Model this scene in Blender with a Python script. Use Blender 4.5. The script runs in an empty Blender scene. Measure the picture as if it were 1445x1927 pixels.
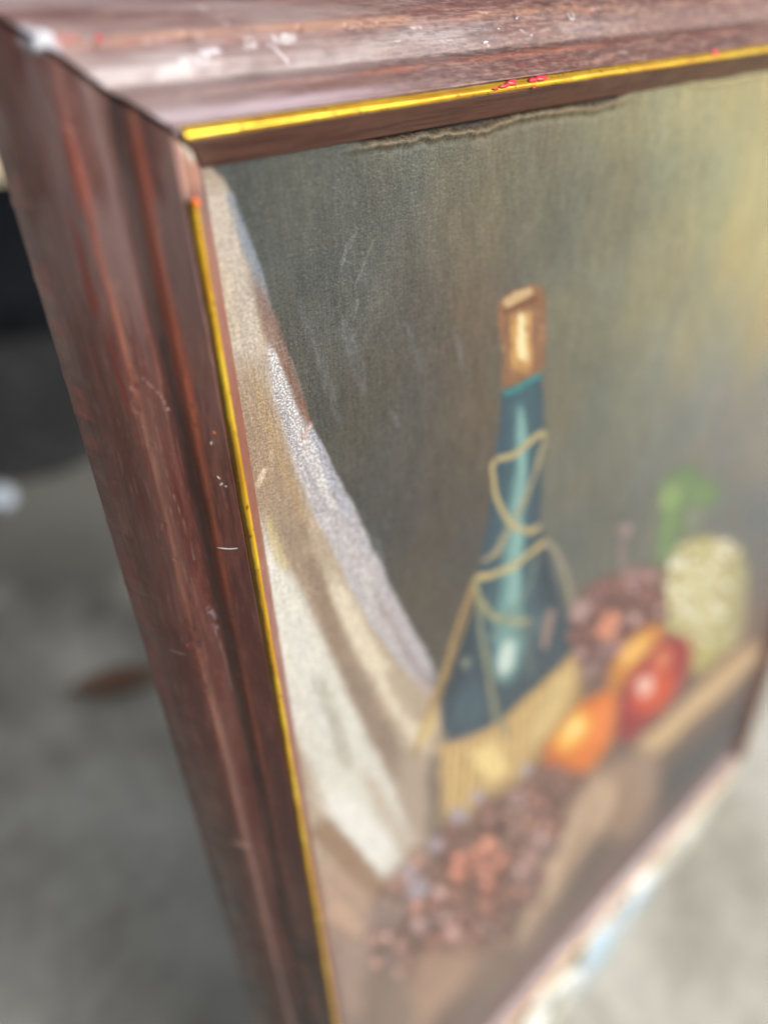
# Close-up of an old framed still-life painting standing on concrete, seen from just beside its upper left corner.
# Units are metres. The picture is built in its own frame of reference (millimetres in the code: x to the right,
# y downwards, z away from the viewer, origin at the upper left corner of the gilt line) and leans back 6 degrees.
import bpy, bmesh, math, random
import numpy as np

sc = bpy.context.scene
LEAN = math.radians(6)
SL, CL = math.sin(LEAN), math.cos(LEAN)
LIFT = 525 * CL + 31 * SL                       # height of the origin above the ground, mm
W, H = 399.9, 504.8                             # gilt line rectangle, mm
CZ = 7.1                                        # depth of the canvas behind the gilt line

# ------------------------------------------------------------------ camera
# rows: camera right, camera down, camera forward, in the picture's own axes
CR = np.array([[0.74627995, 0.04629671, -0.66402022],
               [-0.39451793, 0.83423981, -0.38522661],
               [0.53611738, 0.54945478, 0.64084132]])
CC = np.array([-67.381, -16.009, -126.832])
FPX, PCX, PCY = 1441.476, 722.5, 963.5


def loc2world(v):
    v = np.asarray(v, float)
    x, y, z = v[..., 0], v[..., 1], v[..., 2]
    return np.stack([x, -y * SL + z * CL, -y * CL - z * SL + LIFT], -1) * 0.001


def dir2world(v):
    return np.array([v[0], -v[1] * SL + v[2] * CL, -v[1] * CL - v[2] * SL])


from mathutils import Matrix, Vector
cam_data = bpy.data.cameras.new("camera")
cam = bpy.data.objects.new("camera", cam_data)
sc.collection.objects.link(cam)
rx, dn, fw = (dir2world(CR[i]) for i in range(3))
mw = Matrix(((rx[0], -dn[0], -fw[0], 0), (rx[1], -dn[1], -fw[1], 0), (rx[2], -dn[2], -fw[2], 0), (0, 0, 0, 1)))
mw.translation = Vector(loc2world(CC))
cam.matrix_world = mw
cam_data.sensor_fit = 'HORIZONTAL'
cam_data.sensor_width = 36.0
cam_data.lens = 36.0 * FPX / 1445.0
cam_data.clip_start = 0.01
cam_data.clip_end = 500
cam_data.dof.use_dof = True
cam_data.dof.focus_distance = 0.170
cam_data.dof.aperture_fstop = 4.9
sc.camera = cam

# ------------------------------------------------------------------ light
SUN_EL, SUN_AZ = math.radians(34), math.radians(148)     # azimuth clockwise from +Y: behind the viewer's right shoulder
world = bpy.data.worlds.new("World")
sc.world = world
world.use_nodes = True
nt = world.node_tree
sky = nt.nodes.new('ShaderNodeTexSky')
sky.sky_type = 'NISHITA'
sky.sun_disc = False
sky.sun_elevation = SUN_EL
sky.sun_rotation = SUN_AZ
sky.air_density = 1.0
sky.dust_density = 5.0
sky.ozone_density = 0.2
bg = nt.nodes['Background']
bg.inputs['Strength'].default_value = 0.07
hs = nt.nodes.new('ShaderNodeHueSaturation')          # thin high overcast: whiter than a clear sky
hs.inputs['Saturation'].default_value = 0.35
nt.links.new(sky.outputs[0], hs.inputs['Color'])
nt.links.new(hs.outputs[0], bg.inputs['Color'])
sd = bpy.data.lights.new("sun", 'SUN')
sd.energy = 1.5
sd.angle = math.radians(16)
sd.color = (1.0, 0.985, 0.97)
sun = bpy.data.objects.new("sun", sd)
sc.collection.objects.link(sun)
sv = Vector((math.sin(SUN_AZ) * math.cos(SUN_EL), math.cos(SUN_AZ) * math.cos(SUN_EL), math.sin(SUN_EL)))
sun.rotation_euler = sv.to_track_quat('Z', 'Y').to_euler()
sc.view_settings.view_transform = 'Standard'
sc.view_settings.look = 'None'
sc.view_settings.exposure = 1.1
sc.view_settings.gamma = 1.0

rng = random.Random(7)

# ------------------------------------------------------------------ numpy helpers


def lin(c):
    c = np.asarray(c, float) / 255.0
    return np.where(c <= 0.04045, c / 12.92, ((c + 0.055) / 1.055) ** 2.4)


def vnoise(x, y, seed):
    r = np.random.RandomState(seed).rand(256, 256)
    xi = np.floor(x).astype(int)
    yi = np.floor(y).astype(int)
    fx = x - xi
    fy = y - yi
    fx = fx * fx * (3 - 2 * fx)
    fy = fy * fy * (3 - 2 * fy)
    a = r[xi & 255, yi & 255]
    b = r[(xi + 1) & 255, yi & 255]
    c = r[xi & 255, (yi + 1) & 255]
    d = r[(xi + 1) & 255, (yi + 1) & 255]
    return (a * (1 - fx) + b * fx) * (1 - fy) + (c * (1 - fx) + d * fx) * fy


def fbm(x, y, seed, octv=4, gain=0.5):
    s = 0
    a = 1.0
    t = 0
    for k in range(octv):
        s = s + a * vnoise(x * 2 ** k + 17.3 * k, y * 2 ** k + 5.1 * k, seed + k)
        t += a
        a *= gain
    return s / t


def sstep(a, b, x):
    t = np.clip((x - a) / (b - a), 0, 1)
    return t * t * (3 - 2 * t)


def spline(pts, n=6):
    p = np.array(pts, float)
    if len(p) < 3:
        return p
    q = np.vstack([2 * p[0] - p[1], p, 2 * p[-1] - p[-2]])
    out = []
    for i in range(1, len(q) - 2):
        for t in np.arange(n) / n:
            a, b, c, d = q[i - 1], q[i], q[i + 1], q[i + 2]
            out.append(0.5 * ((2 * b) + (-a + c) * t + (2 * a - 5 * b + 4 * c - d) * t * t + (-a + 3 * b - 3 * c + d) * t ** 3))
    out.append(q[-2])
    return np.array(out)


# ------------------------------------------------------------------ object helpers
COL = sc.collection


def tag(o, label=None, cat=None, kind=None, group=None):
    if label:
        o['label'] = label
    if cat:
        o['category'] = cat
    if kind:
        o['kind'] = kind
    if group:
        o['group'] = group
    return o


def mesh_obj(name, verts, faces, mat, parent=None, smooth=True, col=None):
    me = bpy.data.meshes.new(name)
    verts = np.asarray(verts, np.float32)
    if isinstance(faces, np.ndarray) and faces.ndim == 2:
        n = len(faces)
        k = faces.shape[1]
        me.vertices.add(len(verts))
        me.vertices.foreach_set('co', verts.ravel())
        me.loops.add(n * k)
        me.loops.foreach_set('vertex_index', faces.astype(np.int32).ravel())
        me.polygons.add(n)
        me.polygons.foreach_set('loop_start', np.arange(n, dtype=np.int32) * k)
        me.polygons.foreach_set('loop_total', np.full(n, k, np.int32))
        me.update(calc_edges=True)
    else:
        me.from_pydata([tuple(map(float, v)) for v in verts], [], [tuple(map(int, f)) for f in faces])
    me.validate()
    if col is not None:
        at = me.color_attributes.new('paint', 'FLOAT_COLOR', 'POINT')
        c = np.ones((len(verts), 4), np.float32)
        c[:, :col.shape[1]] = col
        at.data.foreach_set('color', c.ravel())
    if smooth:
        me.polygons.foreach_set('use_smooth', np.ones(len(me.polygons), bool))
    me.materials.append(mat)
    o = bpy.data.objects.new(name, me)
    COL.objects.link(o)
    if parent:
        o.parent = parent
    return o


def grid_faces(nr, nc, close=False):
    i = np.arange(nr - 1)[:, None]
    j = np.arange(nc if close else nc - 1)[None, :]
    j2 = (j + 1) % nc
    a = i * nc + j
    b = i * nc + j2
    c = (i + 1) * nc + j2
    d = (i + 1) * nc + j
    return np.stack([a, b, c, d], -1).reshape(-1, 4)


class NT:
    def __init__(s, name):
        s.m = bpy.data.materials.new(name)
        s.m.use_nodes = True
        s.t = s.m.node_tree
        s.b = s.t.nodes['Principled BSDF']

    def n(s, typ, **kw):
        o = s.t.nodes.new('ShaderNode' + typ)
        for k, v in kw.items():
            if k in ('i',):
                for kk, vv in v.items():
                    o.inputs[kk].default_value = vv
            else:
                setattr(o, k, v)
        return o

    def l(s, a, b):
        s.t.links.new(a, b)

    def coords(s, scale):
        tc = s.n('TexCoord')
        mp = s.n('Mapping')
        mp.inputs['Scale'].default_value = scale
        s.l(tc.outputs['Object'], mp.inputs[0])
        return mp.outputs[0]

    def noise(s, co, scale, detail=4, rough=0.55, dist=0.0):
        o = s.n('TexNoise')
        o.inputs['Scale'].default_value = scale
        o.inputs['Detail'].default_value = detail
        o.inputs['Roughness'].default_value = rough
        o.inputs['Distortion'].default_value = dist
        s.l(co, o.inputs['Vector'])
        return o.outputs['Fac']

    def ramp(s, fac, stops):
        o = s.n('ValToRGB')
        e = o.color_ramp.elements
        while len(e) < len(stops):
            e.new(0.5)
        for k, (p, c) in enumerate(stops):
            e[k].position = p
            e[k].color = (*c, 1) if len(c) == 3 else c
        s.l(fac, o.inputs[0])
        return o.outputs[0]

    def mix(s, mode, fac, a, b):
        o = s.n('Mix', data_type='RGBA', blend_type=mode)
        if isinstance(fac, (int, float)):
            o.inputs[0].default_value = fac
        else:
            s.l(fac, o.inputs[0])
        for v, k in ((a, 6), (b, 7)):
            if hasattr(v, 'is_linked') or hasattr(v, 'links'):
                s.l(v, o.inputs[k])
            else:
                o.inputs[k].default_value = (*v, 1)
        return o.outputs[2]

    def math(s, op, a, b=None):
        o = s.n('Math', operation=op)
        for v, k in ((a, 0), (b, 1)):
            if v is None:
                continue
            if isinstance(v, (int, float)):
                o.inputs[k].default_value = v
            else:
                s.l(v, o.inputs[k])
        return o.outputs[0]

    def bump(s, h, strength, dist, prev=None):
        o = s.n('Bump')
        o.inputs['Strength'].default_value = strength
        o.inputs['Distance'].default_value = dist
        s.l(h, o.inputs['Height'])
        if prev is not None:
            s.l(prev, o.inputs['Normal'])
        return o.outputs[0]

    def attr(s):
        o = s.n('Attribute')
        o.attribute_name = 'paint'
        return o


# ------------------------------------------------------------------ materials
def wood_material(name, along):
    m = NT(name)
    sc3 = (0.06, 1, 1) if along == 'x' else (1, 0.06, 1)
    co = m.coords(sc3)
    a = m.attr()
    g1 = m.noise(co, 2600, 5, 0.6)
    g2 = m.noise(co, 900, 4, 0.6)
    k = m.ramp(g1, [(0.3, (0.62, 0.60, 0.60)), (0.55, (1, 1, 1)), (0.75, (1.35, 1.28, 1.22))])
    c = m.mix('MULTIPLY', 0.6, a.outputs['Color'], k)
    co2 = m.coords((1, 1, 1))
    dust = m.noise(co2, 1500, 3, 0.7)
    dm = m.ramp(dust, [(0.66, (0, 0, 0)), (0.74, (1, 1, 1))])
    c = m.mix('MIX', m.math('MULTIPLY', dm, 0.22), c, (0.45, 0.36, 0.32))
    m.l(c, m.b.inputs['Base Color'])
    r = m.ramp(m.noise(co2, 160, 4, 0.6), [(0.3, (0.30,) * 3), (0.7, (0.52,) * 3)])
    m.l(r, m.b.inputs['Roughness'])
    m.b.inputs['Specular IOR Level'].default_value = 0.5
    h = m.math('ADD', m.math('MULTIPLY', g1, 0.7), m.math('MULTIPLY', g2, 0.6))
    m.l(m.bump(h, 0.55, 0.00012), m.b.inputs['Normal'])
    return m.m


wood_x = wood_material('stained_wood_across', 'x')
wood_y = wood_material('stained_wood_upright', 'y')

m = NT('gilt_paint')
co = m.coords((1, 1, 1))
n1 = m.noise(co, 90, 3)
m.l(m.mix('MULTIPLY', 1.0, m.attr().outputs['Color'], m.ramp(n1, [(0.32, (0.86, 0.80, 0.8)), (0.7, (1.1, 1.14, 1.2))])), m.b.inputs['Base Color'])
m.b.inputs['Roughness'].default_value = 0.3
m.b.inputs['Metallic'].default_value = 0.55
m.l(m.bump(m.noise(co, 1200, 3), 0.25, 0.00005), m.b.inputs['Normal'])
gilt = m.m


def plain(name, col, rough=0.5, nscale=300, var=0.25, bump=0.0001, spec=0.5, coat=0):
    m = NT(name)
    co = m.coords((1, 1, 1))
    n = m.noise(co, nscale, 4)
    lo = tuple(max(0, v * (1 - var)) for v in col)
    hi = tuple(min(1, v * (1 + var)) for v in col)
    m.l(m.ramp(n, [(0.3, lo), (0.7, hi)]), m.b.inputs['Base Color'])
    m.b.inputs['Roughness'].default_value = rough
    m.b.inputs['Specular IOR Level'].default_value = spec
    m.b.inputs['Coat Weight'].default_value = coat
    m.l(m.bump(n, 0.5, bump), m.b.inputs['Normal'])
    return m.m


red_paint = plain('red_paint', (0.55, 0.02, 0.035), 0.35, 900)
orange_paint = plain('orange_paint', (0.9, 0.16, 0.02), 0.4, 900)
white_paint = plain('white_paint', (0.52, 0.51, 0.50), 0.5, 900)
cream_paint = plain('cream_paint', (0.55, 0.48, 0.40), 0.5, 900)
putty = plain('putty', (0.55, 0.56, 0.60), 0.7, 700)
raw_wood = plain('raw_wood', (0.42, 0.27, 0.18), 0.7, 900)
back_wood = plain('pale_pine', (0.38, 0.26, 0.15), 0.7, 200)

# canvas
m = NT('painted_canvas')
co = m.coords((1, 1, 1))
a = m.attr()
crack = a.outputs['Alpha']
# woven threads, slightly wandering
wob = m.noise(co, 120, 2)
tc = m.n('TexCoord')
sep = m.n('SeparateXYZ')
m.l(tc.outputs['Object'], sep.inputs[0])
thr = []
for ax in ('X', 'Y'):
    ph = m.math('ADD', m.math('MULTIPLY', sep.outputs[ax], 2 * math.pi / 0.00052), m.math('MULTIPLY', wob, 14.0))
    thr.append(m.math('SINE', ph))
weave = m.math('MULTIPLY', m.math('ADD', thr[0], thr[1]), 0.25)
fine = m.noise(co, 1700, 4, 0.65)
med = m.noise(co, 420, 4, 0.6)
coy = m.coords((1, 0.12, 1))
cox = m.coords((0.12, 1, 1))
stry = m.noise(coy, 1500, 4, 0.6)
strx = m.noise(cox, 1700, 4, 0.6)
vor = m.n('TexVoronoi', feature='F1')
vor.inputs['Scale'].default_value = 1900
m.l(co, vor.inputs['Vector'])
cell = m.ramp(vor.outputs['Distance'], [(0.15, (1, 1, 1)), (0.55, (0, 0, 0))])
# colour: pigment with fine variation
k = m.ramp(fine, [(0.34, (0.58, 0.58, 0.58)), (0.5, (0.97, 0.97, 0.97)), (0.66, (1.5, 1.48, 1.45))])
c = m.mix('MULTIPLY', 0.8, a.outputs['Color'], k)
k2 = m.ramp(stry, [(0.32, (0.78, 0.78, 0.80)), (0.68, (1.22, 1.21, 1.19))])
c = m.mix('MULTIPLY', 0.8, c, k2)
k3 = m.ramp(strx, [(0.32, (0.84, 0.83, 0.82)), (0.68, (1.15, 1.15, 1.14))])
c = m.mix('MULTIPLY', 0.7, c, k3)
# rubbed pale specks on the weave's high spots
sp = m.noise(co, 2600, 2, 0.6)
spm = m.ramp(sp, [(0.62, (0, 0, 0)), (0.72, (1, 1, 1))])
c = m.mix('MIX', m.math('MULTIPLY', spm, 0.26), c, (0.36, 0.355, 0.33))
ck = m.mix('MIX', cell, (0.52, 0.47, 0.44), (1.35, 1.38, 1.42))
c = m.mix('MULTIPLY', crack, c, ck)
m.l(c, m.b.inputs['Base Color'])
m.b.inputs['Roughness'].default_value = 0.5
m.b.inputs['Specular IOR Level'].default_value = 0.22
h = m.math('ADD', m.math('MULTIPLY', weave, 0.07), m.math('MULTIPLY', fine, 0.9))
h = m.math('ADD', h, m.math('MULTIPLY', stry, 0.7))
h = m.math('ADD', h, m.math('MULTIPLY', strx, 0.45))
h = m.math('ADD', h, m.math('MULTIPLY', m.math('MULTIPLY', cell, crack), 0.8))
m.l(m.bump(h, 0.9, 0.00022), m.b.inputs['Normal'])
canvas_mat = m.m

# concrete ground
m = NT('concrete')
co = m.coords((1, 1, 1))
n1 = m.noise(co, 6.5, 6, 0.62)
n2 = m.noise(co, 60, 5, 0.65)
n3 = m.noise(co, 900, 3, 0.6)
c = m.ramp(n1, [(0.34, (0.25, 0.238, 0.198)), (0.5, (0.385, 0.372, 0.322)), (0.64, (0.49, 0.48, 0.425))])
c = m.mix('MULTIPLY', 0.5, c, m.ramp(n2, [(0.3, (0.7, 0.7, 0.72)), (0.7, (1.2, 1.18, 1.15))]))
c = m.mix('MULTIPLY', 0.4, c, m.ramp(n3, [(0.3, (0.7, 0.7, 0.7)), (0.7, (1.25, 1.25, 1.25))]))
# painted shade: ragged dark patch over the slab behind the frame
tc = m.n('TexCoord')
mp = m.n('Mapping')
mp.inputs['Location'].default_value = (-0.18 / 0.62, -1.10 / 0.80, 0)
mp.inputs['Scale'].default_value = (1 / 0.62, 1 / 0.80, 1)
m.l(tc.outputs['Object'], mp.inputs[0])
ln = m.n('VectorMath', operation='LENGTH')
m.l(mp.outputs[0], ln.inputs[0])
rag_ = m.math('ADD', ln.outputs['Value'], m.math('MULTIPLY', m.math('SUBTRACT', m.noise(co, 7, 4), 0.5), 0.9))
shade_ = m.ramp(rag_, [(0.70, (0.92,) * 3), (1.25, (0.0,) * 3)])
c = m.mix('MIX', shade_, c, (0.066, 0.062, 0.052))
m.l(c, m.b.inputs['Base Color'])
m.b.inputs['Roughness'].default_value = 0.85
m.l(m.bump(m.math('ADD', n2, m.math('MULTIPLY', n3, 0.3)), 0.5, 0.002), m.b.inputs['Normal'])
concrete = m.m

# ------------------------------------------------------------------ ground
gx = np.concatenate([-np.geomspace(60, 0.05, 24), [0.0], np.geomspace(0.05, 60, 24)])
GX, GY = np.meshgrid(gx, gx, indexing='ij')
GZ = np.where(np.hypot(GX, GY) > 3, (fbm(GX * 0.2 + 40, GY * 0.2 + 40, 3, 3) - 0.5) * 0.05, 0.0)
ground = mesh_obj('ground', np.stack([GX, GY, GZ], -1).reshape(-1, 3), grid_faces(49, 49), concrete)
tag(ground, kind='structure')

# ------------------------------------------------------------------ the framed painting
root = bpy.data.objects.new('framed_painting', None)
COL.objects.link(root)
root.empty_display_size = 0.05
root.location = loc2world((200, 525, 31)).tolist()
tag(root, 'old still life painting in a worn dark red wooden frame with a yellow gilt line', 'framed painting')
ROOT_Z = root.location.copy()


def L2W(v):
    """picture millimetres -> coordinates of the root (world axes, root's origin)"""
    return loc2world(v) - np.array(ROOT_Z)


# Everything in the picture hangs under the root in its own flat axes: x right, y down, z away
def local(o):
    """child object whose mesh is in picture metres: place it with the picture's leaning axes"""
    mt = Matrix(((1, 0, 0, 0), (0, -SL, CL, 0), (0, -CL, -SL, 0), (0, 0, 0, 1)))
    mt.translation = Vector(loc2world((0, 0, 0))) - ROOT_Z
    o.matrix_local = mt
    return o


# rail profile: (inward, depth) in mm, closed
vis = [(6.5, 8.4), (6.5, 6.9), (6.3, 6.5), (1.0, 0.35), (0.85, 0.3), (0.8, 0.8), (-1.35, 1.2), (-1.4, 0.75), (-1.6, 0.62),
       (-5.3, 5.1), (-5.75, 5.65), (-5.95, 6.2), (-6.2, 8.0), (-6.6, 9.1), (-7.2, 9.7), (-8.4, 10.2), (-9.8, 10.8),
       (-11.2, 11.6), (-12.3, 12.3), (-12.9, 12.7), (-13.5, 13.1), (-14.2, 13.8), (-15.2, 15.0), (-16.8, 17.2), (-18.2, 19.6),
       (-19.3, 22.2), (-19.9, 24.6), (-20.2, 27.0), (-20.3, 31.0)]
hid = [(-19.8, 32.0), (3.0, 32.0), (3.4, 31.6), (3.4, 9.0), (3.8, 8.6)]


def profile(step):
    out = []
    for k in range(len(vis) - 1):
        a = np.array(vis[k])
        b = np.array(vis[k + 1])
        n = max(1, int(round(np.linalg.norm(b - a) / step)))
        for t in range(n):
            out.append(a + (b - a) * t / n)
    out.append(np.array(vis[-1]))
    nv = len(out)
    for h_ in hid:
        out.append(np.array(h_, float))
    return np.array(out), nv


def mixc(c, col, k):
    return c * (1 - k[..., None]) + lin(col) * k[..., None]


def seg_mask(s, v, pts, w, soft=0.15):
    """distance mask of a polyline in (along, inward) mm"""
    p = np.array(pts, float)
    d = np.full(s.shape, 1e9)
    for k in range(len(p) - 1):
        a, b = p[k], p[k + 1]
        ab = b - a
        t = np.clip(((s - a[0]) * ab[0] + (v - a[1]) * ab[1]) / (ab @ ab), 0, 1)
        d = np.minimum(d, np.hypot(s - a[0] - t * ab[0], v - a[1] - t * ab[1]))
    return 1 - sstep(w * 0.5 - soft, w * 0.5 + soft, d)


def rail_colour(s, i, z, seed, pale):
    """s: mm along, i: inward mm. Stained wood, rubbed ridges, grey dust film, spots."""
    c = np.zeros(s.shape + (3,)) + lin((84, 38, 30))
    g = fbm(s * 0.035, i * 1.3, seed, 5, 0.6)
    c = mixc(c, (64, 31, 28), sstep(0.50, 0.74, g) * 0.5)
    g = fbm(s * 0.05 + 9, i * 0.9, seed + 20, 5, 0.6)
    c = mixc(c, (124, 74, 64), sstep(0.50, 0.74, g) * 0.55)
    # thin open grain
    g = fbm(s * 0.16, i * 2.6, seed + 31, 3, 0.75)
    c = mixc(c, (50, 24, 22), sstep(0.56, 0.75, g) * 0.34)
    c = mixc(c, (150, 104, 88), sstep(0.60, 0.78, 1 - g) * 0.35)
    # rubbed ridges: orange red wood shows
    rag = fbm(s * 0.10, i * 0.8, seed + 40, 4, 0.6)
    wr = np.clip((fbm(s * 0.045, i * 0.2, seed + 42, 4, 0.6) - 0.34) * 3.0, 0, 1)
    r1 = np.exp(-((i + 13.3 + (fbm(s * 0.03, i * 0, seed + 43, 2) - 0.5) * 1.0) / 0.42) ** 2)
    r2 = np.exp(-((i + 5.75 + (fbm(s * 0.03, i * 0, seed + 45, 2) - 0.5) * 0.5) / 0.48) ** 2)
    c = mixc(c, RUB[0], np.clip(r1 * (0.25 + 0.75 * wr) * 0.75, 0, 1))
    c = mixc(c, RUB[1], np.clip(r2 * (0.25 + 0.75 * wr) * 0.8, 0, 1))
    e = np.exp(-((i + 20.0) / 0.4) ** 2) * sstep(0.5, 0.62, fbm(s * 0.2, i * 0.3, seed + 44, 3))
    c = mixc(c, (130, 42, 28), e * 0.8)
    # ingrained dirt in the groove
    gr = np.exp(-((i + 6.7) / 0.55) ** 2)
    c = mixc(c, (34, 26, 25), gr * (0.55 + 0.4 * fbm(s * 0.08, i, seed + 47, 3)))
    # dust film
    f = fbm(s * 0.022 + 3, i * 0.22, seed + 50, 5, 0.55)
    c = mixc(c, (132, 108, 98), sstep(0.42, 0.74, f) * pale)
    return c


RUB = [(164, 104, 76), (176, 88, 50)]


def make_rail(name, axis, length, flip, mat, seed, colourer, step=0.36, fine=True, gap=0.0, pale=None):
    """axis 'y': left/right rail, 'x': top/bottom; flip mirrors it to the far side"""
    prof, nv = profile(step)
    if fine:
        b = np.concatenate([np.arange(0, 190, 0.3), np.arange(190, length, 1.0), [length]])
    else:
        b = np.concatenate([np.arange(0, length, 1.6), [length]])
    i = prof[:, 0]
    z = prof[:, 1]
    nr = len(b)
    I = np.repeat(i[None, :], nr, 0)
    Z = np.repeat(z[None, :], nr, 0)
    B = np.repeat(b[:, None], len(i), 1)
    end = np.clip(1 - B / 30, 0, 1)
    end2 = np.clip(1 - (length - B) / 30, 0, 1)
    Sx = B + (I + gap) * end - (I + 0.1) * end2
    vmask = (np.arange(len(i)) < nv).astype(float)[None, :]
    # irregular old moulding: slow waviness, small dents on the edges
    wv = (fbm(Sx * 0.03, I * 0.15, seed + 70, 3) - 0.5) * 0.5 * vmask
    dent = np.zeros_like(wv)
    dn_ = fbm(Sx * 0.45, I * 0.5, seed + 80, 3)
    for e0, wd, am in ((-13.4, 0.8, 0.5), (-5.9, 0.5, 0.45), (-19.9, 1.2, 0.7)):
        dent += np.exp(-((I - e0) / wd) ** 2) * sstep(0.60, 0.78, dn_) * am
    Z2 = Z + (wv + dent) * vmask
    I2 = I + wv * 0.3
    col = colourer(Sx, I, Z)
    if axis == 'y':
        X = I2 if not flip else W - I2
        V = np.stack([X, Sx, Z2], -1)
    else:
        Y = I2 if not flip else H - I2
        V = np.stack([Sx, Y, Z2], -1)
    faces = grid_faces(nr, len(i), True)
    if (axis == 'y') == flip:
        faces = faces[:, ::-1]
    me_f = [tuple(f) for f in ()]
    o = mesh_obj(name, V.reshape(-1, 3) * 0.001, faces, mat, root, True, col.reshape(-1, 3))
    # end caps
    bm = bmesh.new()
    bm.from_mesh(o.data)
    bm.verts.ensure_lookup_table()
    n = len(i)
    for st in (0, (nr - 1) * n):
        try:
            fc = bm.faces.new([bm.verts[st + k] for k in range(n)])
            fc.smooth = False
        except ValueError:
            pass
    bm.normal_update()
    bm.to_mesh(o.data)
    bm.free()
    return local(o)


def col_left(s, i, z):
    c = rail_colour(s, i, z, 101, 0.28)
    # dust plus sky sheen painted in towards the upper end, fading down the rail
    f = fbm(s * 0.05, i * 0.5, 150, 4)
    c = mixc(c, (134, 114, 112), (1 - sstep(-10, 75, s)) * (0.22 + 0.45 * sstep(0.35, 0.65, f)))
    # darker towards the foot: dim reflections painted into the colour
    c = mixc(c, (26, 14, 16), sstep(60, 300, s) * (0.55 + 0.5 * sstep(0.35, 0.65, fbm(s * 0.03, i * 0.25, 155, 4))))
    c = mixc(c, (78, 36, 34), (1 - sstep(180, 330, s)) * sstep(30, 90, s) * 0.3)
    # strong red streaks of rubbed stain near the upper part
    g = fbm(s * 0.05 + 1, i * 1.0 + 4, 160, 4, 0.6)
    c = mixc(c, (120, 34, 26), sstep(0.50, 0.66, g) * (1 - sstep(30, 110, s)) * 0.6 * np.exp(-((i + 14.9 + (fbm(s * 0.06, i * 0.4, 165, 4) - 0.5) * 5) / 1.8) ** 2))
    c = mixc(c, (168, 78, 50), np.exp(-((i + 13.35 + (f - 0.5) * 1.5) / 0.5) ** 2) * sstep(0.3, 0.55, f) * (1 - sstep(20, 60, s)) * sstep(-12, 4, s) * 0.45)
    c = mixc(c, (168, 70, 36), np.exp(-((i + 5.5 + (f - 0.5) * 2.0) / 0.6) ** 2) * sstep(0.3, 0.5, f) * (1 - sstep(30, 75, s)) * sstep(-6, 2, s) * 0.5)
    # pale blurred rub below the ridge further down
    c = mixc(c, (150, 118, 108), np.exp(-((i + 12.6) / 0.7) ** 2) * sstep(105, 150, s) * (1 - sstep(330, 460, s)) * 0.45)
    # scratches and scuffs
    c = mixc(c, (196, 160, 150), seg_mask(s, i, [(42.6, -11.6), (46.5, -9.3), (49.3, -8.5)], 0.14, 0.2) * 0.7 * sstep(0.3, 0.5, fbm(s * 1.5, i * 1.5, 196, 2)))
    c = mixc(c, (200, 190, 180), seg_mask(s, i, [(49.8, -8.5), (50.2, -8.3)], 0.3, 0.2) * 0.8)
    c = mixc(c, (150, 140, 135), seg_mask(s, i, [(70, -10.9), (78, -10.1), (88, -9.8)], 0.1, 0.16) * 0.45)
    c = mixc(c, (150, 130, 128), seg_mask(s, i, [(110, -8.8), (118, -8.2), (131, -8.2)], 0.2, 0.14) * 0.7)
    c = mixc(c, (190, 170, 160), seg_mask(s, i, [(116.4, -17.8), (117.2, -15.8)], 0.25, 0.14) * 0.6)
    c = mixc(c, (188, 150, 130), seg_mask(s, i, [(196, -15.2), (197.5, -13.2)], 1.2, 0.8) * 0.6)
    c = mixc(c, (170, 165, 175), seg_mask(s, i, [(103, -8.8), (109, -8.2)], 1.3, 0.6) * 0.4 * sstep(0.4, 0.6, fbm(s * 1.2, i * 1.2, 190, 3)))
    # raw corner where the gilt is lost
    c = mixc(c, (190, 140, 118), np.exp(-((i - 1.2) / 2.2) ** 2) * (1 - sstep(7, 11, s)) * 0.9)
    c = mixc(c, (214, 206, 192), seg_mask(s, i, [(1.6, 0.8), (3.4, 1.6)], 1.8, 0.6) * 0.9)
    c = mixc(c, (160, 98, 78), sstep(0.6, 1.4, i) * sstep(10, 20, s) * (1 - sstep(60, 260, s)) * 0.4)
    c = mixc(c, (112, 64, 54), sstep(0.6, 1.4, i) * 0.5 * sstep(20, 60, s))
    # filler at the mitre corner
    c = mixc(c, (188, 190, 202), seg_mask(s, i, [(-14.6, -15.0), (-14.0, -14.2)], 2.6, 0.9) * 0.85)
    return c


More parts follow.
